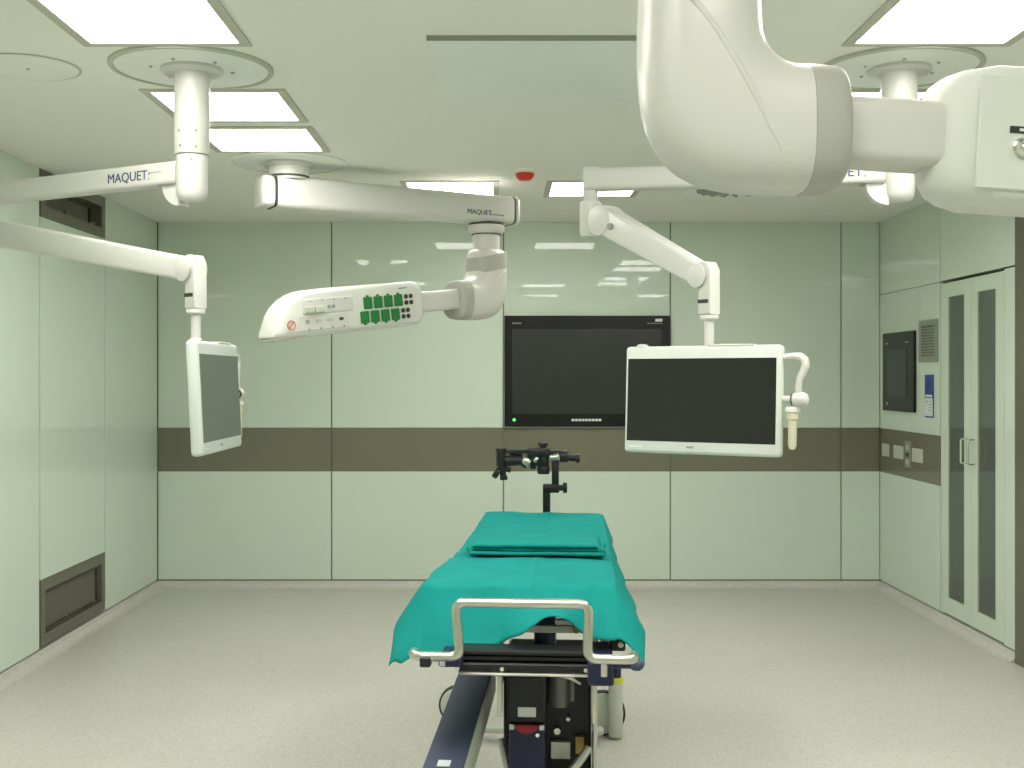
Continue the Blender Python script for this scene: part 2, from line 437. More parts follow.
# swirl diffusers in the back row
def swirl(x, y, lab):
    t = thing('air_diffuser', lab, 'vent', (x, y, H), group='swirl air diffusers')
    MB().box((x-0.3, y-0.3, H-0.006), (x+0.3, y+0.3, H+0.002), 0.002, 1).build('plate', 'ceiling_lining', t, smooth=False)
    sl = MB()
    sl.add([V((0.09, -0.012, 0)), V((0.26, -0.02, 0)), V((0.26, 0.02, 0)), V((0.09, 0.012, 0)),
            V((0.09, -0.012, -0.004)), V((0.26, -0.02, -0.012)), V((0.26, 0.02, -0.002)), V((0.09, 0.012, -0.002))],
           [(0,1,2,3), (4,7,6,5), (0,4,5,1), (1,5,6,2), (2,6,7,3), (3,7,4,0)])
    me = sl.mesh('slot', smooth=False); me.materials.append(MATS['print_grey'])
    for k in range(18):
        instance(me, 'slot', t, (0, 0, 0), Matrix.Translation((0, 0, -0.006)) @ Matrix.Rotation(2*PI*k/18, 4, 'Z'))
    MB().lathe([(0.05, 0), (0.05, -0.006), (0.03, -0.010), (0.0, -0.011)], (x, y, H-0.006)).build('centre_cap', 'ceiling_lining', t)
swirl(-1.25, 7.66, 'swirl air diffuser in ceiling behind the console pendant mount')
swirl(1.585, 7.66, 'swirl air diffuser in ceiling near back right corner')

# dropped ceiling panel, blank cover disc, fire detector
m = MB().box((-0.261, 4.235, H-0.018), (0.95, 5.115, H+0.001), 0.002, 1)
t = thing('ceiling_panel', 'large plain rectangular access panel in the ceiling centre', 'panel', (0.345, 4.675, H))
m.build('panel_board', 'ceiling_lining', t, smooth=False)
MB().box((-0.263, 4.228, H-0.019), (0.952, 4.234, H+0.001)).build('shaded_edge', 'vent_grey', t, smooth=False)  # shade on the panel's near edge, painted as a grey strip
t = thing('cover_disc', 'flat round blank cover disc on ceiling at far left', 'disc', (-1.905, 4.66, H))
MB().lathe([(0.195, 0.001), (0.195, -0.004), (0.188, -0.007), (0.0, -0.007)], (-1.905, 4.66, H), seg=48).build('plate', 'ceiling_paint', t)
MB().lathe([(0.206, 0.001), (0.206, -0.003), (0.197, -0.003), (0.197, 0.001)], (-1.905, 4.66, H), seg=48).build('rim', 'trim_grey', t)
MB().lathe([(0.006, -0.006), (0.006, -0.010), (0.001, -0.011)], (-1.905, 4.66, H), seg=10).build('screw', 'print_grey', t)
t = thing('fire_detector', 'red fire alarm detector on the ceiling between two lights', 'detector', (0.163, 6.97, H))
MB().lathe([(0.062, 0.001), (0.062, -0.012), (0.056, -0.020), (0.05, -0.022)], (0.163, 6.97, H)).build('base', 'ceiling_lining', t)
MB().lathe([(0.054, -0.022), (0.060, -0.026), (0.052, -0.045), (0.034, -0.062), (0.0, -0.066)], (0.163, 6.97, H)).build('dome', 'detector_red', t)

# ------------------------------------------------------------------ ceiling plates and columns
def ceiling_plate(t, x, y, R, grey=True):
    MB().lathe([(R, 0.001), (R, -0.010), (R-0.004, -0.014), (R-0.02, -0.014), (R-0.02, 0.001)], (x, y, H), seg=64).build('plate_rim', 'trim_grey' if grey else 'ceiling_paint', t)
    MB().lathe([(R-0.021, 0.001), (R-0.021, -0.009), (0.0, -0.009)], (x, y, H), seg=64).build('ceiling_plate', 'ceiling_lining', t)

def monitor_column(name, lab, x, y, end, text_at, tip, tipz):
    """ceiling column, horizontal arm and sprung arm that carries a monitor"""
    t = thing(name, lab, 'arm', (x, y, H), group='monitor arms hung from the ceiling')
    ceiling_plate(t, x, y, 0.325)
    m = MB().lathe([(0.125, -0.009), (0.125, -0.022), (0.115, -0.028), (0.074, -0.030)], (x, y, H)); m.build('flange', 'white_enamel', t)
    me = None
    for k in range(6):
        a = 2*PI*(k+0.3)/6
        MB().cyl((x+0.16*math.cos(a), y+0.16*math.sin(a), H-0.009), (x+0.16*math.cos(a), y+0.16*math.sin(a), H-0.015), 0.007, seg=8).build('bolt', 'trim_grey', t)
    MB().lathe([(0.071, -0.029), (0.071, -0.352), (0.068, -0.358), (0.05, -0.358)], (x, y, H), seg=40).build('column', 'white_enamel', t)
    c = MB().lathe([(0.060, -0.359), (0.063, -0.363), (0.063, -0.500), (0.060, -0.522), (0.050, -0.540), (0.030, -0.550), (0.0, -0.553)], (x, y, H), seg=40).build('column_end', 'white_enamel', t)
    for az, zz in ((-1.1, -0.27), (-1.1, -0.335), (-2.0, -0.33), (-2.1, -0.27), (-1.35, -0.385)):
        p = V((x + 0.070*math.cos(az), y + 0.070*math.sin(az), H+zz)); n = V((math.cos(az), math.sin(az), 0))
        if zz < -0.36: p -= n*0.008
        MB().cyl(p, p + n*0.003, 0.006, seg=8).build('screw', 'print_grey', t)
    # horizontal arm
    p0 = V((x, y, 2.475)); p1 = V((end[0], end[1], 2.475)); u = (p1-p0).normalized()
    arm = MB().beam(p0 + u*0.055, p1 + u*0.03, 0.085, 0.092, r=0.016).build('horizontal_arm', 'white_enamel', t)
    g = MB()
    R = 0.088; sd = u.cross(V((0,0,1)))
    poly = [(0, 0)] + [(R*math.cos(a), -R*math.sin(a)) for a in [k/10*PI/2 for k in range(11)]]
    Mx = face_matrix(p0 + u*0.045 + V((0,0,-0.048)), u, (0,0,1))
    g.prism(poly, Mx, -0.030, 0.030); g.build('gusset', 'white_enamel', t)
    MB().beam(p0 + u*0.062 + V((0,0,-0.0465)), p0 + u*0.15 + V((0,0,-0.0465)), 0.087, 0.004, r=0.001, bev=0.0005).build('gap_strip', 'print_grey', t)
    # lettering on the side that faces the camera
    sx = u if u.x > 0 else -u
    nrm = sx.cross(V((0,0,1))); 
    if nrm.y > 0: nrm = -nrm
    q = p0 + u * text_at + nrm*0.0425 + V((0,0,-0.020))
    Mx = face_matrix(q, sx, (0,0,1))
    text_part('MAQUET', Mx, 0.039, 'logo_blue', t)
    mk = MB(); o0 = 0.232
    mk.box((o0, -0.004, 0), (o0+0.006, 0.006, 0.001), M=Mx); mk.box((o0, 0.018, 0), (o0+0.012, 0.030, 0.001), M=Mx)
    for k in range(7): mk.box((o0+0.016+k*0.008, 0.022, 0), (o0+0.021+k*0.008, 0.028, 0.001), M=Mx)
    mk.build('small_print', 'print_grey', t, smooth=False)
    # pivot at the end of the horizontal arm
    ex, ey = end
    MB().lathe([(0.030, 2.527), (0.032, 2.522), (0.032, 2.385), (0.03, 2.38)], (ex, ey, 0), seg=28).build('pivot_tube', 'white_enamel', t)
    MB().lathe([(0.040, 2.384), (0.046, 2.378), (0.046, 2.255), (0.040, 2.235), (0.03, 2.232)], (ex, ey, 0), seg=28).build('pivot_housing', 'white_enamel', t)
    # sprung arm
    a = V((ex, ey, 2.295)); b = V((tip[0], tip[1], tipz)); hd = V((b.x-a.x, b.y-a.y, 0)).normalized(); sd = hd.cross(V((0,0,1)))
    a2 = a + hd*0.098
    MB().beam(a + hd*0.02, a2, 0.07, 0.105, 0.07, 0.11, r=0.012, bev=0.004).build('arm_bracket', 'white_enamel', t)
    MB().cyl(a2 - sd*0.047 - V((0,0,0.004)), a2 + sd*0.047 - V((0,0,0.004)), 0.064, seg=32, bev=0.004).build('shoulder_joint', 'white_enamel', t)
    b2 = b - hd*0.030 - V((0,0,0.004))
    sp = MB().beam(a2, b2, 0.088, 0.115, 0.070, 0.085, r=0.012).build('sprung_arm', 'white_enamel', t)
    for s in (-1, 1):
        MB().cyl(a2 + (b2-a2).normalized()*0.085 + sd*s*0.040, a2 + (b2-a2).normalized()*0.085 + sd*s*0.052, 0.014, seg=12).build('adjuster_knob', 'print_grey', sp)
        MB().cyl(b2 + sd*s*0.034, b2 + sd*s*0.042, 0.046, seg=28, bev=0.003).build('elbow_cover', 'white_enamel', t)
    mb = MB()
    Mx = face_matrix(b, hd, (0,0,1))
    poly = [(-0.050, 0.042), (-0.015, 0.050), (0.012, 0.046), (0.030, 0.018), (0.030, -0.150), (-0.030, -0.150), (-0.030, -0.035), (-0.050, -0.035)]
    mb.prism(poly, Mx, -0.028, 0.028, 0.006); mb.build('elbow', 'white_enamel', t)
    MB().lathe([(0.0345, -0.152), (0.0345, -0.165), (0.030, -0.17)], b, seg=24).build('collar', 'white_plastic', t)
    MB().box((-0.031, -0.108, -0.0292), (0.020, -0.094, 0.0292), M=Mx).build('latch', 'hole_dark', t, smooth=False)
    return t, b

def monitor(name, lab, center, ang, arm_b, screen='screen_black', tilt=-0.05):
    """flat medical monitor: local x to the viewer's right, -y is the screen side"""
    W, Hh, D = 0.605, 0.402, 0.045
    t = thing(name, lab, 'monitor', center, ang, group='flat monitors on ceiling arms')
    t.rotation_euler = (tilt, 0, ang)
    MB().box((-W/2, -D/2, -Hh/2), (W/2, D/2, Hh/2), 0.014, 3).build('housing', 'monitor_plastic', t)
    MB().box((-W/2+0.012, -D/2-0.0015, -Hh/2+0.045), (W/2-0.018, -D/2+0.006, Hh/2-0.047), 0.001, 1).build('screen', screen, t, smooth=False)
    MB().box((-0.05, -D/2-0.0018, -Hh/2+0.022), (-0.022, -D/2+0.001, -Hh/2+0.030)).build('badge', 'print_grey', t, smooth=False)
    MB().box((-W/2+0.022, -D/2-0.0012, -Hh/2+0.020), (-W/2+0.075, -D/2+0.001, -Hh/2+0.028)).build('button_strip', 'sign_white', t, smooth=False)
    MB().box((-0.20, D/2-0.004, -0.15), (0.20, D/2+0.022, 0.14), 0.018, 3).build('rear_cover', 'monitor_plastic', t)
    MB().lathe([(0.022, 0), (0.022, 0.008), (0.012, 0.012)], (-W/2+0.06, 0, Hh/2-0.003), seg=16).build('sensor', 'white_plastic', t)
    MB().box((0.02, -0.02, Hh/2-0.002), (0.20, 0.02, Hh/2+0.004), 0.002, 1).build('vent_strip', 'white_plastic', t, smooth=False)
    # mounting tube up to the sprung arm
    hz = arm_b.z - 0.165 - center[2]
    MB().cyl((0, 0.073, 0.0), (0, 0.073 + hz*math.sin(tilt), hz*math.cos(tilt)), 0.0185, seg=20).build('mount_tube', 'white_enamel', t)
    MB().box((-0.06, 0.018, -0.06), (0.06, 0.084, 0.07), 0.01, 2).build('mount_block', 'white_plastic', t)
    # bent handle on the right edge with its grip
    x0 = W/2 - 0.004
    pts = [(x0, 0.0, 0.155), (x0+0.04, 0, 0.160), (x0+0.065, 0, 0.158), (x0+0.080, 0, 0.146), (x0+0.084, 0, 0.128), (x0+0.078, 0, 0.108), (x0+0.066, 0, 0.085), (x0+0.060, 0, 0.060), (x0+0.060, 0, 0.015)]
    MB().tube(pts, [0.011, 0.012, 0.014, 0.015, 0.015, 0.014, 0.013, 0.012, 0.012], 14).build('handle', 'white_enamel', t)
    MB().cyl((x0-0.002, 0, 0.008), (x0+0.045, 0, 0.006), 0.011, seg=14).build('handle_bar', 'white_enamel', t)
    MB().cyl((x0+0.036, 0, 0.006), (x0+0.041, 0, 0.006), 0.022, seg=18).build('seal_ring', 'dark_seal', t)
    MB().lathe([(0.012, -0.032), (0.022, -0.024), (0.026, -0.008), (0.026, 0.01), (0.02, 0.024), (0.008, 0.03)], (x0+0.066, 0, 0.006), (1, 0, 0.0), seg=18).build('handle_joint', 'white_enamel', t)
    g = MB().lathe([(0.022, -0.026), (0.027, -0.034), (0.027, -0.045), (0.021, -0.048)], (x0+0.040, 0, 0.006), seg=18).build('grip_cap', 'white_enamel', t)
    MB().lathe([(0.020, -0.048), (0.021, -0.07), (0.016, -0.076), (0.015, -0.165), (0.010, -0.176), (0.0, -0.178)], (x0+0.040, 0, 0.006), seg=18).build('grip', 'grip_beige', t)
    return t

# left: column over the left side, monitor seen nearly edge-on facing right
cxm = V((-1.045, 4.255, 1.57)); angL = math.radians(90)
tipL = (cxm.x - 0.073, cxm.y)
t, bL = monitor_column('monitor_arm', 'white jointed ceiling arm carrying the left monitor, running out of frame left', -1.24, 4.66, (-2.34, 5.25), 0.43, tipL, 2.047)
monitor('ceiling_monitor', 'white flat monitor turned edge-on at left, screen facing right', tuple(cxm), angL, bL, 'screen_painted_haze')
# centre: column at right, arm running left, monitor facing the camera
pl, pr = V((0.48, 4.38)), V((1.0, 4.07)); cc = (pl + pr) / 2; ang = math.atan2(pr.y - pl.y, pr.x - pl.x)
nb = V((-math.sin(ang), math.cos(ang)))
cR = V((cc.x + nb.x*0.028, cc.y + nb.y*0.028, 1.558))
tipC = (cR.x + nb.x*0.073, cR.y + nb.y*0.073)
t, bC = monitor_column('monitor_arm', 'white jointed ceiling arm carrying the central monitor, column at right', 1.625, 4.66, (0.39, 4.85), 0.375, tipC, 2.028)
monitor('ceiling_monitor', 'white flat monitor with black screen facing camera, beside wall screen', tuple(cR), ang, bC)

# ------------------------------------------------------------------ supply pendants (heavy arm, elbow, console)
def pendant(lab, col, axis, u2, gap, L, z0, droop, side, detail, lift=0.0):
    """col: ceiling column (x, y); axis: elbow axis (x, y); u2: console direction in plan; side: +1/-1 which long face carries the sockets"""
    cx, cy = col; ax, ay = axis
    t = thing('supply_pendant', lab, 'pendant', (cx, cy, H), group='supply pendants hung from the ceiling')
    ceiling_plate(t, cx, cy, 0.335, False)
    MB().lathe([(0.145, -0.009), (0.145, -0.030), (0.125, -0.034), (0.117, -0.036), (0.117, -0.085)], (cx, cy, H), seg=48).build('column', 'white_enamel', t)
    MB().lathe([(0.119, -0.085), (0.119, -0.094)], (cx, cy, H), seg=48).build('seal_ring', 'dark_seal', t)
    a = V((cx, cy, 2.712)); b = V((ax, ay, 2.712)); h = (b-a).normalized()
    MB().lathe([(0.115, 2.804), (0.115, 2.79)], (cx, cy, 0), seg=40).build('collar', 'white_enamel', t)
    MB().beam(a - h*0.10, b + h*0.155, 0.20, 0.185, 0.20, 0.175, r=0.035, n=6, bev=0.01).build('heavy_arm', 'white_enamel', t)
    for p, q in ((a - h*0.185, a - h*0.106), (b + h*0.161, b + h*0.20)):
        MB().beam(p, q, 0.198, 0.180, r=0.035, n=6, bev=0.02).build('end_cap', 'white_enamel', t)
    for p, q in ((a - h*0.107, a - h*0.099), (b + h*0.154, b + h*0.162)):
        MB().beam(p, q, 0.196, 0.178, r=0.035, n=6, bev=0.001).build('seal_ring', 'dark_seal', t)
    sx = h if h.x > 0 else -h
    nrm = sx.cross(V((0,0,1)))
    Mx = face_matrix(b + (-0.19)*h + nrm*0.1003 + V((0,0,-0.045)), sx, (0,0,1))
    text_part('MAQUET', Mx, 0.030, 'logo_blue', t)
    mk = MB()
    for k in range(12): mk.box((0.165+k*0.0085, 0.000, 0), (0.171+k*0.0085, 0.009, 0.001), M=Mx)
    mk.build('small_print', 'print_grey', t, smooth=False)
    # vertical tube below the arm
    MB().lathe([(0.112, 2.622), (0.112, 2.612)], (ax, ay, 0), seg=40).build('seal_ring', 'dark_seal', t)
    MB().lathe([(0.116, 2.612), (0.117, 2.600), (0.117, 2.580), (0.105, 2.562), (0.095, 2.558)], (ax, ay, 0), seg=40).build('collar', 'white_enamel', t)
    MB().lathe([(0.094, 2.562), (0.094, 2.552)], (ax, ay, 0), seg=40).build('seal_ring', 'dark_seal', t)
    MB().lathe([(0.086, 2.556), (0.086, 2.40 + lift)], (ax, ay, 0), seg=40).build('drop_tube', 'white_enamel', t)
    # elbow: sections fan round the inner corner
    u = V((u2[0], u2[1], 0)).normalized(); sd = V((-u.y, u.x, 0)); up = V((0,0,1))
    O = V((ax, ay, 0)); zc, hw, hv, ri = 2.128, 0.118, 0.124, 0.075
    Cx, Cz = hw + ri, zc + hv + ri
    def section(pin, pout, wid, n=10):
        """rounded ring between an inner and an outer point of the fan"""
        mid = (pin + pout)/2; e = (pout - pin)/2; out = []
        for k in range(4*n):
            th = 2*PI*k/(4*n); c, s = math.cos(th), math.sin(th); q = 2/2.9
            out.append(mid + e*(math.copysign(abs(c)**q, c)) + sd*(wid*math.copysign(abs(s)**q, s)))
        return out
    rings = []
    ztop = 2.455 + lift
    def lvl(zz, k): return section(O + u*hw*k + up*zz, O - u*hw*k + up*zz, hw*k)
    rings.append(lvl(ztop, 0.80)); rings.append(lvl(ztop - 0.006, 0.86)); rings.append(lvl(ztop - 0.03, 0.93)); rings.append(lvl(Cz + 0.02, 0.99))
    Rox, Roz = Cx + hw, Cz - (zc - hv)
    for k in range(17):
        th = k/16*PI/2
        c, s = math.cos(th), math.sin(th); nn = 3.4
        Ro = 1/((abs(c)/Rox)**nn + (abs(s)/Roz)**nn)**(1/nn)
        dr = -u*c - up*s
        cen = O + u*Cx + up*Cz
        rings.append(section(cen + dr*ri, cen + dr*Ro, hw))
    xe = 0.200
    rings.append(section(O + u*xe + up*(zc+hv), O + u*xe + up*(zc-hv), hw))
    el = MB().loft(rings).build('elbow', 'white_enamel', t, ang=60)
    # raised diagonal seam across both sides of the elbow
    for s in (-1, 1):
        pts = []
        for k in range(13):
            f = k/12; xx = -0.070 + f*0.205; zz = 2.325 + lift*0.58 - (0.255 + lift*0.58)*f + 0.03*math.sin(f*PI)
            pts.append(O + u*xx + up*zz + sd*s*(hw - 0.0060))
        MB().tube(pts, [0.002] + [0.0085]*11 + [0.002], 12).build('seam', 'white_enamel', el)
    # slanted grey band near the top, ring at the stub
    bt = MB(); rr = []
    for zz, k in ((2.325 + lift, 1.0), (2.325 + lift, 1.012), (2.425 + lift, 0.985), (2.425 + lift, 0.95)):
        ring = section(O + u*hw*k + up*zz, O - u*hw*k + up*zz, hw*k)
        rr.append([p + up*(-0.22*(p - O).dot(u)) for p in ring])
    bt.loft(rr).build('slanted_band', 'ring_grey', t, ang=50)
    rr = []
    for xx, k in ((0.199, 0.97), (0.201, 1.004), (0.216, 1.004), (0.255, 0.975), (0.268, 0.93), (0.274, 0.86)):
        rr.append(section(O + u*xx + up*(zc + hv*k), O + u*xx + up*(zc - hv*k), hw*k))
    MB().loft(rr).build('stub_ring', 'ring_grey', t, ang=50)
    # console frame: U along, Nf out of the socket face, W up
    U = V((u.x, u.y, -droop)).normalized(); Nf = (sd*side); Wv = Nf.cross(U) if Nf.cross(U).z > 0 else U.cross(Nf)
    O2 = O + u*gap + up*z0
    MB().beam(O2 - U*(gap - 0.24), O2 + U*0.12, 0.13, 0.126, r=0.022, n=5, bev=0.004).build('connecting_bar', 'white_enamel', t)
    MB().beam(O2 - U*(gap - 0.262), O2 - U*(gap - 0.280), 0.145, 0.142, r=0.03, bev=0.004).build('seal_ring', 'ring_grey', t)
    T = 0.105
    rings = []
    st = [(0.0, 0.40, 0.090), (0.008, 0.55, 0.104), (0.025, 0.72, 0.117), (0.05, 0.86, 0.126), (0.08, 0.95, 0.130), (0.105, 1.0, 0.131), (0.30, 1.0, 0.131), (L-0.30, 1.0, 0.131), (L-0.20, 1.0, 0.130), (L-0.14, 1.0, 0.127), (L-0.09, 0.99, 0.119), (L-0.05, 0.96, 0.106), (L-0.02, 0.9, 0.088), (L-0.004, 0.82, 0.068), (L, 0.7, 0.05)]
    for uu, kn, hh in st:
        low = 0.131 - hh; shear = 0.0 if uu < L*0.6 else -0.48*min(1, (uu - L*0.6)/(L*0.25))
        r0 = 0.030 if uu > 0.1 else 0.05
        wc = -low*0.75 if uu > 0.5 else 0.0
        rings.append([O2 + U*(uu + shear*(bb + wc)*(1 if uu > L*0.6 else 0)) + Nf*aa + Wv*(bb + wc) for aa, bb in rrect(2*T*kn, 2*hh, r0, 6)])
    con = MB().loft(rings).build('console', 'white_plastic', t, ang=50)
    # face matrix: x along U, y up, z out of the face
    Mf = Matrix((U, Wv, Nf)).transposed().to_4x4(); Mf.translation = O2 + Nf*T
    def fb(name, u0, u1, w0, w1, d, m, bev=0.0, z=0.0):
        return MB().box((u0, w0, z - 0.002), (u1, w1, z + d), bev, 1, M=Mf).build(name, m, con, smooth=False)
    def fc(name, uu, ww, r, d, m, z=0.0, seg=16):
        p = Mf @ V((uu, ww, z - 0.002)); return MB().cyl(p, p + Nf*(d + 0.002), r, seg=seg).build(name, m, con)
    if detail == 'sockets': MB().beam(O2 + U*0.10 - Wv*0.112 + Nf*(T-0.0075), O2 + U*(L-0.16) - Wv*0.110 + Nf*(T-0.0075), 0.012, 0.003, r=0.001, bev=0.0005).build('seam', 'ring_grey', con)
    if detail == 'sockets':
        for row, (w0, du) in enumerate(((0.026, 0.0), (-0.054, 0.030))):
            for k in range(4):
                uc = 0.225 + du + k*0.0735; g = fb('green_socket', uc-0.030, uc+0.030, w0-0.034, w0+0.034, 0.010, 'green_cover', 0.004)
                fb('socket_tab', uc-0.007, uc+0.007, *((w0+0.034, w0+0.044) if row == 0 else (w0-0.044, w0-0.034)), 0.008, 'green_cover')
            for i in range(2):
                for j in range(2):
                    fc('round_socket', 0.130 + du + i*0.036, w0 - 0.018 + j*0.036, 0.0135, 0.005, 'hole_dark')
        fb('module_plate', 0.555, 0.885, -0.006, 0.074, 0.006, 'white_enamel', 0.002)
        fb('module_plate', 0.585, 0.915, -0.098, -0.016, 0.006, 'white_enamel', 0.002)
        for uc in (0.78, 0.85): fb('data_socket', uc-0.030, uc+0.030, -0.002, 0.034, 0.014, 'socket_white', 0.003, 0.006)
        for uc in (0.685, 0.715): fc('round_socket', uc, 0.026, 0.010, 0.004, 'print_grey', 0.006)
        for k in range(4):
            fc('indicator', 0.60 + k*0.078, 0.064, 0.005, 0.002, 'print_grey', 0.006, 8)
            fc('indicator', 0.625 + k*0.078, -0.090, 0.007, 0.002, 'print_grey', 0.006, 8)
        fc('round_socket', 0.865, -0.048, 0.013, 0.003, 'print_grey', 0.006)
        for uc, wd in ((0.79, 0.034), (0.715, 0.040), (0.64, 0.026)):
            fb('data_socket', uc-wd/2, uc+wd/2, -0.056, -0.040, 0.003, 'trim_grey' if wd > 0.03 else 'hole_dark', 0, 0.006)
        fb('name_strip', 0.155, 0.215, 0.092, 0.097, 0.001, 'logo_blue')
        # prohibition sign
        c0 = Mf @ V((0.965, -0.058, -0.001)); pts = [c0 + U*(0.024*math.cos(2*PI*k/24)) + Wv*(0.024*math.sin(2*PI*k/24)) for k in range(24)]
        sg = MB().tube(pts, 0.0032, 6, closed=True); sg.tube([c0 - U*0.015 + Wv*0.017, c0 + U*0.015 - Wv*0.017], 0.0032, 6)
        sg.build('prohibition_sign', 'red_print', con)
        fb('small_print', 0.93, 1.0, -0.095, -0.091, 0.0006, 'trim_grey')
        # chrome pull at the lower outer end
        e = O2 + U*(L+0.045) - Wv*0.128
        MB().tube([e - U*0.17 + Nf*0.06 + Wv*0.012, e - U*0.13 + Nf*0.09, e + U*0.01 + Nf*0.085, e + U*0.035 + Nf*0.03, e + U*0.035 - Nf*0.03, e - U*0.06 - Nf*0.06], 0.007, 8).build('pull_bar', 'chrome', con)
    else:
        fb('face_plate', 0.060, L-0.20, -0.112, 0.104, 0.003, 'white_plastic', 0.0025)
        fb('slot_label', 0.120, 0.30, -0.004, 0.009, 0.005, 'hole_dark')
        fb('slot_print', 0.138, 0.168, 0.000, 0.005, 0.0056, 'sign_white')
        p = Mf @ V((0.148, -0.032, -0.002)); 
        MB().lathe([(0.021, 0), (0.021, 0.006), (0.017, 0.008), (0.017, 0.016), (0.012, 0.026), (0.006, 0.030), (0.0, 0.031)], p, Nf, seg=24).build('gas_outlet', 'chrome', con)
        for k in range(4):
            uc = 0.34 + k*0.12; fb('green_socket', uc-0.030, uc+0.030, 0.0, 0.068, 0.010, 'green_cover', 0.004)
    return t

pendant('white supply pendant with console of green sockets before the back wall', (-1.22, 6.71), (-0.075, 7.35), (-0.74, -0.673), 0.56, 1.02, 2.097, 0.118, 1, 'sockets')
pendant('large white pendant elbow and console nearest the camera at top right', (1.60, 1.45), (0.395, 2.27), (1.0, 0.03), 0.452, 1.13, 2.116, 0.060, -1, 'gas', 0.12)

# ------------------------------------------------------------------ wall screen on the back wall
t = thing('wall_monitor', 'large black flat screen mounted on the back wall', 'monitor', (0.72, YB, 1.244))
x0, x1, z0, z1 = 0.052, 1.384, 1.247, 2.142
MB().box((x0, YB-0.035, z0), (x1, YB+0.001, z1), 0.004, 1).build('housing', 'bezel_black', t, smooth=False)
MB().box((x0+0.062, YB-0.037, z0+0.105), (x1-0.066, YB-0.03, z1-0.108)).build('screen', 'screen_matte', t, smooth=False)
MB().cyl((x0+0.078, YB-0.036, z0+0.056), (x0+0.078, YB-0.0345, z0+0.056), 0.013, seg=16).build('power_light', 'led_green', t)
for k in range(9):
    xx = 0.592 + k*0.0272
    MB().box((xx, YB-0.0375, z0+0.046), (xx+0.022, YB-0.034, z0+0.064)).build('button', 'sign_white', t, smooth=False)
MB().box((x1-0.118, YB-0.0365, z1-0.048), (x1-0.062, YB-0.034, z1-0.026)).build('badge', 'sign_white', t, smooth=False)
m = MB()
for k in range(13): m.box((x1-0.185+k*0.0096, YB-0.0362, z1-0.066), (x1-0.179+k*0.0096, YB-0.034, z1-0.059))
m.build('small_print', 'print_grey', t, smooth=False)
m = MB()
for k in range(6): m.box((x0+0.062+k*0.0125, YB-0.0362, z1-0.066), (x0+0.071+k*0.0125, YB-0.034, z1-0.056))
m.build('name_print', 'print_grey', t, smooth=False)

# ------------------------------------------------------------------ right wall fittings
t = thing('touch_panel', 'black wall control panel with grey screen beside the back corner', 'control panel', (XR, 8.836, 1.384))
MB().box((XR-0.022, 8.478, 1.384), (XR+0.001, 9.165, 1.992), 0.006, 2).build('housing', 'bezel_black', t, smooth=False)
MB().box((XR-0.0245, 8.625, 1.50), (XR-0.018, 9.05, 1.855), 0.001, 1).build('screen', 'screen_matte', t, smooth=False)
for yy in (8.62, 9.06): MB().box((XR-0.0235, yy-0.03, 1.905), (XR-0.02, yy+0.03, 1.915)).build('print_mark', 'print_grey', t, smooth=False)
MB().cyl((XR-0.021, 9.05, 1.44), (XR-0.024, 9.05, 1.44), 0.014, seg=14).build('button', 'print_grey', t)

t = thing('wall_speaker', 'grey square ventilation grille on right wall beside control panel', 'vent', (XR, 8.225, 1.754))
t.name = 'wall_grille'
y0, y1, z0, z1 = 8.055, 8.40, 1.757, 2.055
m = MB()
for lo, hi in (((y0, z0), (y1, z0+0.04)), ((y0, z1-0.04), (y1, z1)), ((y0, z0+0.04), (y0+0.05, z1-0.04)), ((y1-0.05, z0+0.04), (y1, z1-0.04))):
    m.box((XR-0.014, lo[0], lo[1]), (XR+0.001, hi[0], hi[1]))
m.build('frame', 'vent_grey', t, smooth=False)
MB().box((XR-0.004, y0+0.05, z0+0.04), (XR+0.001, y1-0.05, z1-0.04)).build('backing', 'brown_steel', t, smooth=False)
for k in range(10):
    zz = z0 + 0.05 + k*0.0205
    MB().box((XR-0.011, y0+0.05, zz), (XR-0.003, y1-0.05, zz+0.010)).build('slat', 'vent_grey', t, smooth=False)

t = thing('wall_sign', 'narrow blue and white instruction card on right wall', 'sign', (XR, 8.22, 1.354))
MB().box((XR-0.006, 8.14, 1.357), (XR+0.001, 8.30, 1.664)).build('board', 'sign_blue', t, smooth=False)
MB().box((XR-0.008, 8.148, 1.368), (XR-0.005, 8.292, 1.497)).build('white_field', 'sign_white', t, smooth=False)
MB().box((XR-0.008, 8.16, 1.505), (XR-0.005, 8.28, 1.520)).build('print_line', 'sign_white', t, smooth=False)
m = MB()
for k in range(5): m.box((XR-0.0086, 8.17, 1.388 + k*0.020), (XR-0.0075, 8.17 + (0.03, 0.06, 0.045, 0.06, 0.03)[k], 1.394 + k*0.020))
m.box((XR-0.0086, 8.245, 1.462), (XR-0.0075, 8.268, 1.478)); m.build('print', 'print_grey', t, smooth=False)
MB().cyl((XR-0.0058, 8.22, 1.60), (XR-0.0072, 8.22, 1.60), 0.035, seg=20).build('emblem', 'logo_blue', t)

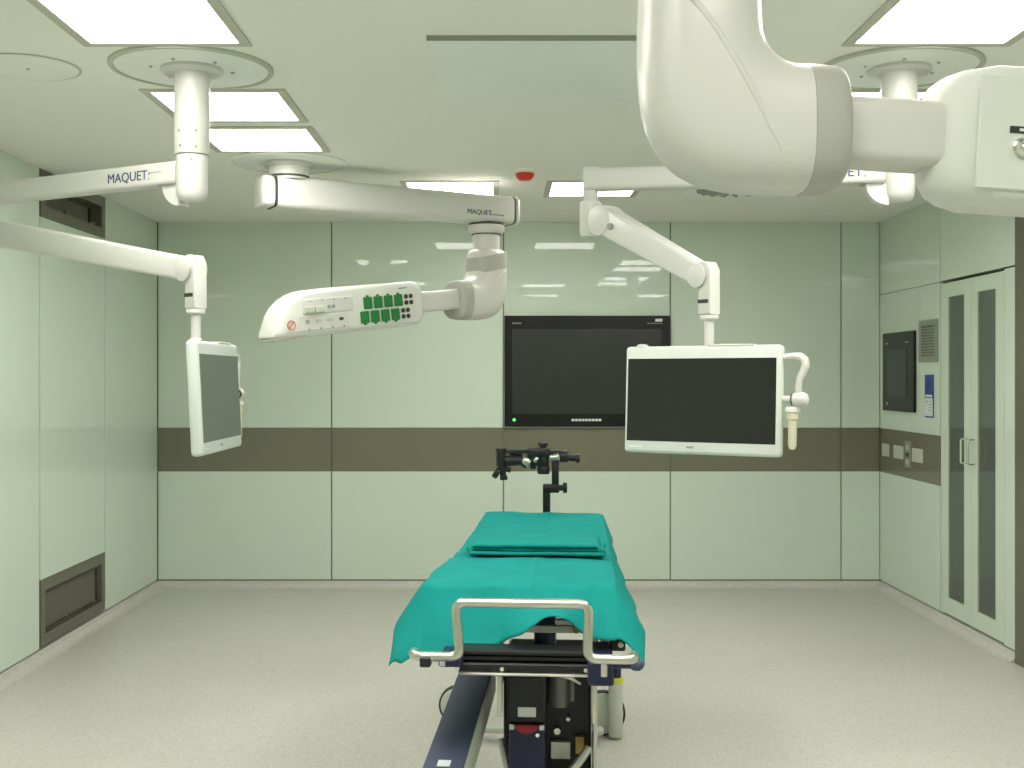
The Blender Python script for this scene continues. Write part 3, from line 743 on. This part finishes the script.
def socket_plate(y0, y1, z0, z1, lab, kind):
    t = thing('wall_socket', lab, 'socket', (XR, (y0+y1)/2, z0), group='socket plates in the brown band')
    MB().box((XR-0.010, y0, z0), (XR+0.001, y1, z1), 0.003, 2).build('plate', 'vent_grey' if kind == 'tall' else 'socket_white', t, smooth=False)
    if kind == 'tall':
        for k in range(3): MB().box((XR-0.0125, y0+0.03, z0+0.025+k*0.055), (XR-0.009, y1-0.03, z0+0.06+k*0.055)).build('outlet', ('socket_white', 'hole_dark', 'socket_white')[k], t, smooth=False)
    else:
        MB().box((XR-0.0125, y0+0.035, z0+0.018), (XR-0.009, y1-0.035, z1-0.018), 0.001, 1).build('rocker', 'socket_white', t, smooth=False)
socket_plate(9.065, 9.215, 1.018, 1.118, 'white socket plate in brown band closest to back corner', 'sq')
socket_plate(8.75, 8.95, 1.02, 1.12, 'pale socket plate in brown band, second from the back corner', 'sq')
socket_plate(8.585, 8.70, 0.966, 1.166, 'tall narrow outlet plate in the brown band', 'tall')
socket_plate(8.35, 8.55, 1.02, 1.122, 'pale socket plate in brown band closest to the cabinet', 'sq')

# ------------------------------------------------------------------ built-in cabinet
t = thing('storage_cabinet', 'tall built-in white cabinet with two glazed doors in right wall', 'cabinet', (XR, 7.5, 0))
ya, yb = Y2 + 0.003, Y1 - G - 0.045
m = MB()
m.box((XR+0.42, ya, 0.02), (XR+0.44, yb+0.04, CT-0.01))
m.box((XR+0.03, ya, 0.02), (XR+0.42, ya+0.018, CT-0.01)); m.box((XR+0.03, yb+0.022, 0.02), (XR+0.42, yb+0.04, CT-0.01))
m.box((XR+0.03, ya, 0.02), (XR+0.42, yb+0.04, 0.05)); m.box((XR+0.03, ya, CT-0.03), (XR+0.42, yb+0.04, CT-0.01))
m.build('body', 'cabinet_inside', t, smooth=False)
MB().box((XR+0.001, yb+0.004, B0), (XR+0.03, yb+0.04, CT-0.012)).build('side_strip', 'door_frame_white', t, smooth=False)
for zz in (0.48, 0.92, 1.36, 1.80): MB().box((XR+0.06, ya+0.02, zz), (XR+0.41, yb+0.02, zz+0.018)).build('shelf', 'door_frame_white', t, smooth=False)
ym = (ya + yb)/2
for y0, y1, hy in ((ym+0.002, yb, ym+0.058), (ya, ym-0.002, ym-0.058)):
    z0, z1 = 0.022, CT-0.022
    s0, s1, t0, t1 = y0 + 0.120, y1 - 0.085, 0.135, 2.195
    m = MB()
    m.box((XR+0.001, y0, z0), (XR+0.028, s0, z1)); m.box((XR+0.001, s1, z0), (XR+0.028, y1, z1))
    m.box((XR+0.001, s0, z0), (XR+0.028, s1, t0)); m.box((XR+0.001, s0, t1), (XR+0.028, s1, z1))
    dr = m.build('door', 'door_frame_white', t, smooth=False)
    MB().box((XR+0.008, s0-0.004, t0-0.004), (XR+0.013, s1+0.004, t1+0.004)).build('pane', 'cabinet_glass', dr, smooth=False)
    MB().tube([(XR+0.004, hy, 1.240), (XR-0.040, hy, 1.240), (XR-0.048, hy, 1.232), (XR-0.048, hy, 1.088), (XR-0.040, hy, 1.080), (XR+0.004, hy, 1.080)], 0.007, 10).build('handle', 'chrome', dr)

# ------------------------------------------------------------------ operating table
TA = -math.atan2(0.141, 2.03)
OX, OY = 0.088, 3.80
def local(px, py, d):
    p = P(px, py, d) - V((OX, OY, 0)); return Matrix.Rotation(-TA, 3, 'Z') @ p
t = thing('operating_table', 'wheeled operating table with steel foot handle under teal drape', 'operating table', (OX, OY, FZ), TA)
ORG[t] = V((0, 0, FZ))
# padded top sections
for y0, y1 in ((0.015, 0.62), (0.63, 1.40), (1.41, 2.01)):
    MB().box((-0.27, y0, 0.875), (0.27, y1, 0.945), 0.02, 3).build('mattress', 'black_pad', t)
    MB().box((-0.26, y0+0.01, 0.845), (0.26, y1-0.01, 0.876), 0.004, 1).build('top_plate', 'black_plastic', t, smooth=False)
for s in (-1, 1):
    for y0, y1 in ((0.03, 0.60), (0.65, 1.38), (1.43, 1.99)):
        MB().box((s*0.300-0.006, y0, 0.832), (s*0.300+0.006, y1, 0.860), 0.002, 1).build('side_rail', 'satin_aluminium', t, smooth=False)
        for yy in (y0+0.06, y1-0.06):
            MB().cyl((s*0.258, yy, 0.848), (s*0.296, yy, 0.848), 0.009, seg=10).build('rail_post', 'satin_aluminium', t)
# silver crossbar and navy block seen through the drape opening
MB().box((-0.25, 0.06, 0.785), (0.22, 0.10, 0.812), 0.004, 1).build('crossbar', 'satin_aluminium', t, smooth=False)
MB().box((0.02, 0.12, 0.78), (0.10, 0.24, 0.845), 0.006, 1).build('hinge_block', 'navy_dark', t, smooth=False)
MB().box((0.10, 0.02, 0.822), (0.16, 0.05, 0.838), 0.003, 1).build('label_plate', 'sign_white', t, smooth=False)
MB().cyl((0.17, 0.02, 0.805), (0.17, 0.06, 0.805), 0.012, seg=12).build('brass_pin', 'brass', t)
# black leg section
MB().box((-0.215, -0.22, 0.775), (0.225, -0.13, 0.792), 0.006, 2).build('leg_plate', 'black_plastic', t, smooth=False)
MB().box((-0.210, -0.205, 0.752), (0.220, -0.13, 0.772), 0.005, 1).build('leg_plate', 'black_metal', t, smooth=False)
MB().box((-0.205, -0.215, 0.722), (0.215, -0.10, 0.749), 0.005, 1).build('leg_plate', 'black_plastic', t, smooth=False)
for yy in (-0.223,):
    for xx in (-0.20, -0.06, 0.20):
        MB().cyl((xx, yy+0.012, 0.734), (xx, yy-0.004, 0.734), 0.007, seg=10).build('bolt', 'chrome', t)
# thin steel rod with turned-down ends
MB().tube([(-0.195, -0.24, 0.722), (-0.185, -0.24, 0.722), (0.205, -0.24, 0.722), (0.218, -0.24, 0.717), (0.223, -0.24, 0.705), (0.223, -0.22, 0.57)], 0.0055, 8).build('support_rod', 'steel', t)
for s, x in ((-1, -0.075), (1, 0.225)):
    MB().box((x-0.008, -0.14, 0.56), (x+0.008, -0.08, 0.705), 0.004, 1).build('bracket', 'satin_aluminium', t, smooth=False)
# bent steel handle at the foot end
def arc(pts, r, n=5):
    out = [V(pts[0])]
    for a, b, c in zip(pts[:-2], pts[1:-1], pts[2:]):
        a, b, c = V(a), V(b), V(c); d0 = (a-b).normalized(); d1 = (c-b).normalized()
        for k in range(n+1):
            f = k/n; out.append((b + d0*r)*(1-f)**2 + b*2*f*(1-f) + (b + d1*r)*f*f)
    out.append(V(pts[-1])); return out
hy = -0.38; zb, zt = 0.808, 0.970
hp = [(-0.320, hy+0.05, zb), (-0.320, hy, zb), (-0.175, hy, zb), (-0.190, hy, zt), (0.208, hy, zt), (0.203, hy, zb), (0.343, hy, zb), (0.343, hy+0.05, zb)]
MB().tube(arc(hp, 0.032, 6), 0.0145, 16).build('foot_handle', 'steel', t)
MB().box((-0.295, hy-0.02, 0.778), (-0.262, hy+0.02, 0.808), 0.004, 1).build('clamp_knob', 'black_plastic', t, smooth=False)
MB().cyl((-0.235, hy+0.06, 0.765), (-0.235, hy+0.06, 0.805), 0.009, seg=10).build('bolt', 'chrome', t)
MB().box((-0.25, hy+0.08, 0.755), (-0.18, 0.0, 0.785), 0.005, 1).build('clamp_arm', 'navy_dark', t, smooth=False)
MB().box((0.205, hy+0.10, 0.70), (0.285, 0.0, 0.775), 0.006, 1).build('clamp_arm', 'navy_dark', t, smooth=False)
MB().cyl((0.28, hy+0.12, 0.763), (0.35, hy+0.12, 0.763), 0.012, seg=14, bev=0.003).build('clamp_lever', 'navy_dark', t)
MB().lathe([(0.012, 0), (0.018, 0.01), (0.018, 0.03), (0.01, 0.04)], (0.335, hy+0.12, 0.763), (1, 0, 0), seg=14).build('clamp_knob', 'navy', t)
MB().cyl((0.255, hy+0.085, 0.735), (0.255, hy+0.085, 0.785), 0.010, seg=10).build('bolt', 'chrome', t)
# black rail clamp under the right front corner
MB().box((0.278, -0.10, 0.765), (0.328, -0.03, 0.830), 0.006, 2).build('rail_clamp', 'black_metal', t, smooth=False)
for zz in (0.815, 0.788): MB().cyl((0.312, -0.112, zz), (0.312, -0.098, zz), 0.009, seg=12).build('bolt', 'steel', t)
for xx in (0.21, 0.235): MB().cyl((xx, -0.06, 0.785), (xx, -0.06, 0.85), 0.006, seg=8).build('rod', 'steel', t)
MB().box((0.245, -0.08, 0.79), (0.275, -0.05, 0.84), 0.004, 1).build('spacer', 'socket_white', t, smooth=False)
# column and drive under the top
MB().box((-0.10, 0.46, 0.05), (0.225, 0.86, 0.585), 0.01, 2).build('column', 'black_plastic', t, smooth=False)
MB().box((0.012, 0.50, 0.58), (0.092, 0.70, 0.845), 0.006, 2).build('neck', 'navy_dark', t, smooth=False)
MB().box((-0.075, 0.26, 0.42), (0.062, 0.46, 0.655), 0.006, 2).build('drive_cover', 'black_plastic', t, smooth=False)
MB().box((-0.077, 0.255, 0.575), (0.064, 0.30, 0.579)).build('cover_joint', 'hole_dark', t, smooth=False)
MB().box((-0.036, 0.256, 0.444), (0.028, 0.262, 0.478), 0.001, 1).build('label_plate', 'sign_white', t, smooth=False)
MB().box((-0.066, 0.25, 0.10), (0.058, 0.46, 0.418), 0.006, 2).build('lower_cover', 'navy_dark', t, smooth=False)
poly = [(-0.045, 0.0)] + [(0.042*math.cos(PI + PI*k/12) , 0.030*math.sin(PI + PI*k/12)) for k in range(13)] + [(0.045, 0.0)]
MB().prism(poly, face_matrix((-0.004, 0.25, 0.420), (1,0,0), (0,0,1)), -0.01, 0.012).build('red_pull', 'red_pull', t)
for xx in (-0.066, 0.040): MB().box((xx, 0.244, 0.402), (xx+0.018, 0.252, 0.420), 0.001, 1).build('tab', 'sign_white', t, smooth=False)
MB().cyl((0.034, 0.240, 0.385), (0.034, 0.252, 0.385), 0.007, seg=12).build('button', 'chrome', t)
MB().box((-0.02, 0.242, 0.225), (0.025, 0.252, 0.262), 0.002, 1).build('latch', 'brass', t, smooth=False)
MB().lathe([(0.0, 0), (0.040, 0.002), (0.044, 0.012), (0.044, 0.13), (0.03, 0.14)], (0.105, 0.42, 0.44), (0,0,1), seg=24).build('motor', 'motor_grey', t)
MB().box((0.145, 0.40, 0.46), (0.165, 0.455, 0.58), 0.004, 1).build('motor_bracket', 'motor_grey', t, smooth=False)
MB().tube([(0.07, 0.30, 0.585), (0.11, 0.30, 0.583), (0.15, 0.31, 0.570), (0.185, 0.32, 0.548)], [0.008, 0.007, 0.006, 0.005], 8).build('lever', 'steel', t)
MB().cyl((0.10, 0.42, 0.345), (0.10, 0.445, 0.345), 0.012, seg=14).build('bolt', 'steel', t)
MB().cyl((0.14, 0.42, 0.39), (0.14, 0.445, 0.39), 0.007, seg=10).build('bolt', 'steel', t)
MB().box((-0.112, 0.34, 0.52), (-0.098, 0.46, 0.70), 0.004, 1).build('bracket', 'satin_aluminium', t, smooth=False)
MB().box((0.228, 0.34, 0.10), (0.245, 0.47, 0.70), 0.004, 1).build('bracket', 'satin_aluminium', t, smooth=False)
MB().tube([(-0.10, 0.35, 0.335), (-0.075, 0.30, 0.25), (-0.055, 0.26, 0.13)], 0.016, 10).build('brace', 'satin_aluminium', t)
MB().tube([(0.215, 0.35, 0.31), (0.16, 0.30, 0.25), (0.10, 0.27, 0.19)], 0.016, 10).build('brace', 'satin_aluminium', t)
MB().box((0.075, 0.43, 0.24), (0.15, 0.458, 0.305), 0.003, 1).build('gear_plate', 'satin_aluminium', t, smooth=False)
MB().box((0.165, 0.43, 0.26), (0.20, 0.458, 0.325), 0.003, 1).build('connector', 'brass', t, smooth=False)
# long navy trolley beam towards the camera
pa, pb = local(478, 664, 4.50), local(443, 768, 3.54); d = (pb - pa); p2 = pa + d*1.45; pa2 = pa - d*0.10
bm_ = MB().beam(pa2 - V((0,0,0.075)), p2 - V((0,0,0.075)), 0.122, 0.14, r=0.010, bev=0.006).build('trolley_beam', 'caster_cover', t, ang=30)
MB().beam(pa2 - V((0,0,0.002)), p2 - V((0,0,0.002)), 0.126, 0.012, r=0.004, bev=0.003).build('beam_cover', 'navy', t)
MB().beam(pa + d*0.955 + V((0,0,0.0055)), pa + d*1.0 + V((0,0,0.0055)), 0.04, 0.003, r=0.001, bev=0.0005).build('beam_label', 'sign_white', t)
MB().beam((pa2.x, pa2.y, 0.505), (pa2.x + 0.22, pa2.y + 0.1, 0.505), 0.09, 0.09, r=0.01, bev=0.006).build('beam_bracket', 'navy_dark', t)
MB().box((p2.x-0.05, p2.y+0.02, 0.05), (p2.x+0.05, p2.y+0.14, p2.z-0.14), 0.01, 2).build('beam_leg', 'satin_aluminium', t, smooth=False)
# base frame
MB().box((-0.36, 0.16, 0.04), (0.40, 0.26, 0.10), 0.01, 2).build('base_bar', 'navy_dark', t, smooth=False)
MB().box((0.00, 0.26, 0.03), (0.12, 1.60, 0.09), 0.01, 2).build('base_bar', 'caster_cover', t, smooth=False)
# casters
def caster(x, y, r):
    c = MB().cyl((x-0.022, y, FZ+r), (x+0.022, y, FZ+r), r, seg=40, bev=0.006).build('caster', 'rubber', t)
    MB().cyl((x-0.030, y, FZ+r+0.004), (x+0.030, y, FZ+r+0.004), r-0.010, seg=36, bev=0.006).build('wheel_cover', 'caster_cover', c)
    return c
def caster_facing(x, y, r, post):
    """wheel turned so that its disc faces the foot end"""
    c = MB().cyl((x, y-0.020, FZ+r), (x, y+0.020, FZ+r), r, seg=40, bev=0.006).build('caster', 'rubber', t)
    MB().cyl((x, y-0.030, FZ+r+0.003), (x, y+0.030, FZ+r+0.003), r-0.011, seg=36, bev=0.006).build('wheel_cover', 'caster_cover', c)
    MB().cyl((x+post, y-0.055, FZ+0.012), (x+post, y-0.055, 0.215), 0.033, seg=24, bev=0.004).build('caster_post', 'caster_cover', c)
    MB().cyl((x+post, y-0.055, 0.213), (x+post, y-0.055, 0.236), 0.036, seg=24).build('caster_ring', 'yellow', c)
    MB().cyl((x+post, y-0.055, 0.234), (x+post, y-0.055, 0.30), 0.026, seg=20).build('caster_stem', 'navy_dark', c)
    return c
wr_ = local(603, 735, 5.46); wl_ = local(458, 722, 5.64)
caster_facing(wr_.x, wr_.y, 0.106, 0.058)
caster_facing(wl_.x, wl_.y, 0.094, 0.080)
MB().box((wl_.x, 1.52, -0.01), (wr_.x, 1.58, 0.02), 0.01, 2).build('base_bar', 'caster_cover', t, smooth=False)
caster(-0.30, 0.21, 0.055); caster(0.33, 0.21, 0.055); caster(p2.x, p2.y+0.08, 0.060)

# ------------------------------------------------------------------ teal drape over the table
def drape():
    WH = 0.292; ZT = 0.957
    NX, NY = 96, 150
    L0 = 2.045                                  # flat length; front overhang beyond y = 0
    def sstep(a, b, x):
        f = max(0, min(1, (x-a)/(b-a))); return f*f*(3-2*f)
    vs = []
    for j in range(NY+1):
        s = j/NY
        for i in range(NX+1):
            c = -1 + 2*i/NX
            # arc-length coordinates
            front = 0.225 + 0.055*sstep(0.0, 1.0, -c) + 0.02*sstep(0.3, 1.0, c)
            front *= 1 - 0.22*sstep(0.80, 1.0, -c)
            yl = L0 - s*(L0 + front)            # >0 on the top, <0 over the foot end
            near = sstep(1.5, -0.05, yl)
            oL = 0.055 + 0.125*sstep(1.15, 0.1, yl); WL = 0.292 + 0.045*sstep(0.9, 0.05, yl); oR = 0.12 + 0.045*sstep(1.9, 0.0, yl)
            WH = WL if c < 0 else 0.300
            x = c*(WH + (oL if c < 0 else oR))
            ox = max(0.0, abs(x) - WH); sg = -1 if c < 0 else 1
            oy = max(0.0, -yl)
            # flare of the hanging edges
            fx = (0.30 + 0.25*near) if sg < 0 else (0.36 + 0.18*near)
            fy = 0.62
            px = sg*min(abs(x), WH) + sg*ox*fx
            py = max(yl, 0.0) - oy*fy
            dz = (ox**1.6*(1-fx*fx)**0.8 + (oy*math.sqrt(1-fy*fy))**1.6)**(1/1.6)
            # soft shoulder at the edges
            z = ZT - dz
            eb = min(WH - abs(x), 0.03) if abs(x) < WH else 0.03
            if abs(x) < WH and WH - abs(x) < 0.035: z -= 0.006*(1 - (WH-abs(x))/0.035)**2
            if 0 <= yl < 0.05: z -= 0.010*(1 - yl/0.05)**2
            # arch lifted over the hinge block and small lift to the right of it
            if oy > 0:
                a1 = math.exp(-((px-0.105)/0.075)**2); a2 = math.exp(-((px-0.31)/0.05)**2); dip = math.exp(-((px-0.205)/0.045)**2)
                k = oy/front
                z += 0.085*a1*k**1.5 + 0.020*a2*k**1.5 - 0.020*dip*k + 0.035*sstep(-0.25, 0.05, px)*k
                py -= (0.016*math.sin(px*21 + 0.8) + 0.008*math.sin(px*47 + 2.0))*k; z += 0.008*math.sin(px*33 + 1.3)*k
            # hanging folds on the long sides
            if ox > 0:
                k = ox/0.2
                px += sg*0.006*k*math.sin(yl*13 + 1.0 + sg)
            # wrinkles
            q = V((px*3.0, py*3.0, 0.3)); z += 0.006*noise.noise(q) + 0.003*noise.noise(q*3.1)
            # creases from folding and pulled diagonals towards the left corner
            z += 0.0035*math.exp(-((px - 0.02 - 0.02*noise.noise(V((0, py*2, 5))))/0.010)**2) + 0.0025*math.exp(-((py - 0.30 - 0.02*noise.noise(V((px*4, 0, 2))))/0.012)**2)
            z += 0.0030*math.sin(py*38 + 3*noise.noise(V((px*5, py*2, 1))))*(0.5 + 0.5*noise.noise(V((px*3, py*2, 9))))*sstep(0.0, 0.15, yl)
            if oy > 0: py -= 0.020*(oy/front)*noise.noise(V((px*11, 0.0, 4.0))); z -= 0.010*(oy/front)*noise.noise(V((px*14, oy*9, 7.0)))
            dg = (px + 0.05) + (py - 0.10)*0.9
            z += 0.010*sstep(0.5, 0.0, py)*sstep(0.1, -0.3, px)*math.sin(dg*30)*0.6
            if abs(x) < WH and yl > 0: z = max(z, 0.949)
            z -= 0.0
            vs.append((px, py, z))
    fs = []
    n = NX+1
    for j in range(NY):
        for i in range(NX): fs.append((j*n+i, j*n+i+1, (j+1)*n+i+1, (j+1)*n+i))
    me = bpy.data.meshes.new('surgical_drape'); me.from_pydata(vs, [], fs)
    me.polygons.foreach_set('use_smooth', [True]*len(me.polygons)); me.materials.append(MATS['teal_cloth'])
    o = bpy.data.objects.new('surgical_drape', me); C.objects.link(o)
    o.location = (OX, OY, 0); o.rotation_euler = (0, 0, TA)
    so = o.modifiers.new('thickness', 'SOLIDIFY'); so.thickness = 0.003; so.offset = 1.0
    tag(o, 'teal cloth drape spread over the operating table', 'drape')
drape()

def folded_cloth():
    t = thing('folded_cloth', 'folded teal cloth lying across the draped table', 'cloth', (OX, OY, 0.967), TA)
    y0, y1 = 0.55, 0.86
    for k, (x0, x1, dz0, dz1, dy) in enumerate(((-0.235, 0.275, 0.0, 0.014, 0.0), (-0.228, 0.262, 0.0145, 0.029, 0.014), (-0.222, 0.250, 0.0295, 0.044, 0.004))):
        NX, NY = 40, 20; rings = []
        m = MB()
        def ztop(x, y): return 0.003*noise.noise(V((x*9, y*9, k*3.0))) + 0.0015*noise.noise(V((x*30, y*30, k)))
        # closed slab with rounded folded front edge
        prof = []
        for i in range(NX+1):
            f = i/NX; x = x0 + (x1-x0)*f; ring = []
            h = dz1 - dz0; mid = (dz0+dz1)/2
            wob = 0.006*noise.noise(V((x*7, k*5.0, 0)))
            for a in range(7):
                th = PI/2 + PI*a/6; ring.append(V((x, y0 + dy + wob + h/2 + math.cos(th)*h/2, mid + math.sin(th)*h/2 + ztop(x, y0)*(1 if k else 0))))
            for a in range(7):
                th = -PI/2 + PI*a/6; ring.append(V((x, y1 - dy + math.cos(th)*h/2, mid + math.sin(th)*h/2 + ztop(x, y1)*(1 if k else 0))))
            prof.append(ring)
        m.loft(prof); m.build('fold', 'teal_cloth', t, ang=70)
    # crumpled folded ends
    for x, s in ((-0.232, -1), (0.266, 1)):
        pts = [V((x + s*0.004*math.sin(k*2.1), y0 + 0.012 + k*0.03, 0.012 + 0.006*math.sin(k*1.7))) for k in range(8)]
        MB().tube(pts, [0.012 + 0.004*math.sin(k*2.7+s) for k in range(8)], 10).build('folded_end', 'teal_cloth', t, ang=80)
folded_cloth()

# ------------------------------------------------------------------ black head clamp at the head end
def head_clamp():
    D = 5.95; base = P(546, 512, D); 
    t = thing('head_clamp', 'black jointed head clamp on post behind the draped table', 'clamp', (base.x, base.y, 0.80))
    def bx(name, x0, y0, x1, y1, th, m='black_metal', bev=0.004, dd=0.0):
        a, b = P(x0, y1, D), P(x1, y0, D); MB().box((a.x, D-th/2+dd, a.z), (b.x, D+th/2+dd, b.z), bev, 2).build(name, m, t)
    def cy(name, x0, y0, x1, y1, r, m='black_metal', dd=0.0, bev=0.003):
        o = V((0, dd, 0)); MB().cyl(P(x0, y0, D)+o, P(x1, y1, D)+o, r*D/F, seg=18, bev=bev).build(name, m, t)
    p0 = P(546.5, 484.5, D)
    MB().box((p0.x-0.019, D-0.019, 0.80), (p0.x+0.019, D+0.019, p0.z), 0.003, 1).build('post', 'black_metal', t)
    MB().box((p0.x-0.05, D-0.12, 0.80), (p0.x+0.05, D+0.03, 0.85), 0.006, 1).build('post_mount', 'black_metal', t)
    bx('elbow', 543, 484, 559, 492.5, 0.045)
    bx('upper_post', 551.8, 459, 558.8, 486, 0.036)
    cy('clamp_screw', 558, 487.8, 564, 487.8, 3.0); cy('clamp_knob', 563, 487.8, 567, 487.8, 5.3)
    bx('body', 527, 447.5, 550, 458, 0.06, bev=0.01); bx('bar', 506, 449.5, 528, 453.5, 0.035)
    bx('body_link', 548, 450, 561, 456, 0.035)
    cy('top_knob', 543, 448, 543, 444.5, 3.5); cy('top_knob_cap', 543, 445.5, 543, 442.5, 5.2)
    cy('lower_stem', 543.5, 456, 543.5, 468, 5.5, bev=0.004); cy('lower_knob', 543.5, 466.5, 543.5, 474, 6.2, bev=0.006)
    cy('hub', 533, 459, 533, 469, 3.0); cy('hub', 538, 458, 538, 466, 4.6)
    cy('swivel', 501, 448.5, 501, 466, 4.8, bev=0.004); cy('swivel_cap', 501, 448, 501, 451, 5.6)
    cy('barrel', 504.5, 461, 523, 460, 5.4, 'black_plastic', bev=0.006); cy('barrel_end', 520, 461, 527, 466, 3.6)
    cy('steel_joint', 523, 459, 529.5, 463.5, 4.2, 'steel', -0.01); cy('steel_pin', 534, 458.5, 537, 460, 3.0, 'steel', -0.03)
    cy('steel_joint', 550, 458, 559, 456, 3.6, 'steel', -0.02)
    cy('side_knob', 494, 471.5, 499, 474.5, 5.6, bev=0.006); cy('stem', 501.5, 464, 503.5, 477, 3.2); cy('stem_knob', 503.6, 476, 503.8, 480, 3.9)
    cy('thumb_screw', 503, 468, 511, 470.5, 2.6); cy('link', 509, 452, 522, 455, 2.4)
    cy('collar', 559.5, 456.2, 568.5, 456.6, 6.3, 'black_plastic', bev=0.005); cy('plug', 567, 457.5, 577.5, 458.5, 3.4); cy('plug_cap', 576, 458.4, 579.8, 458.7, 4.6)
head_clamp()
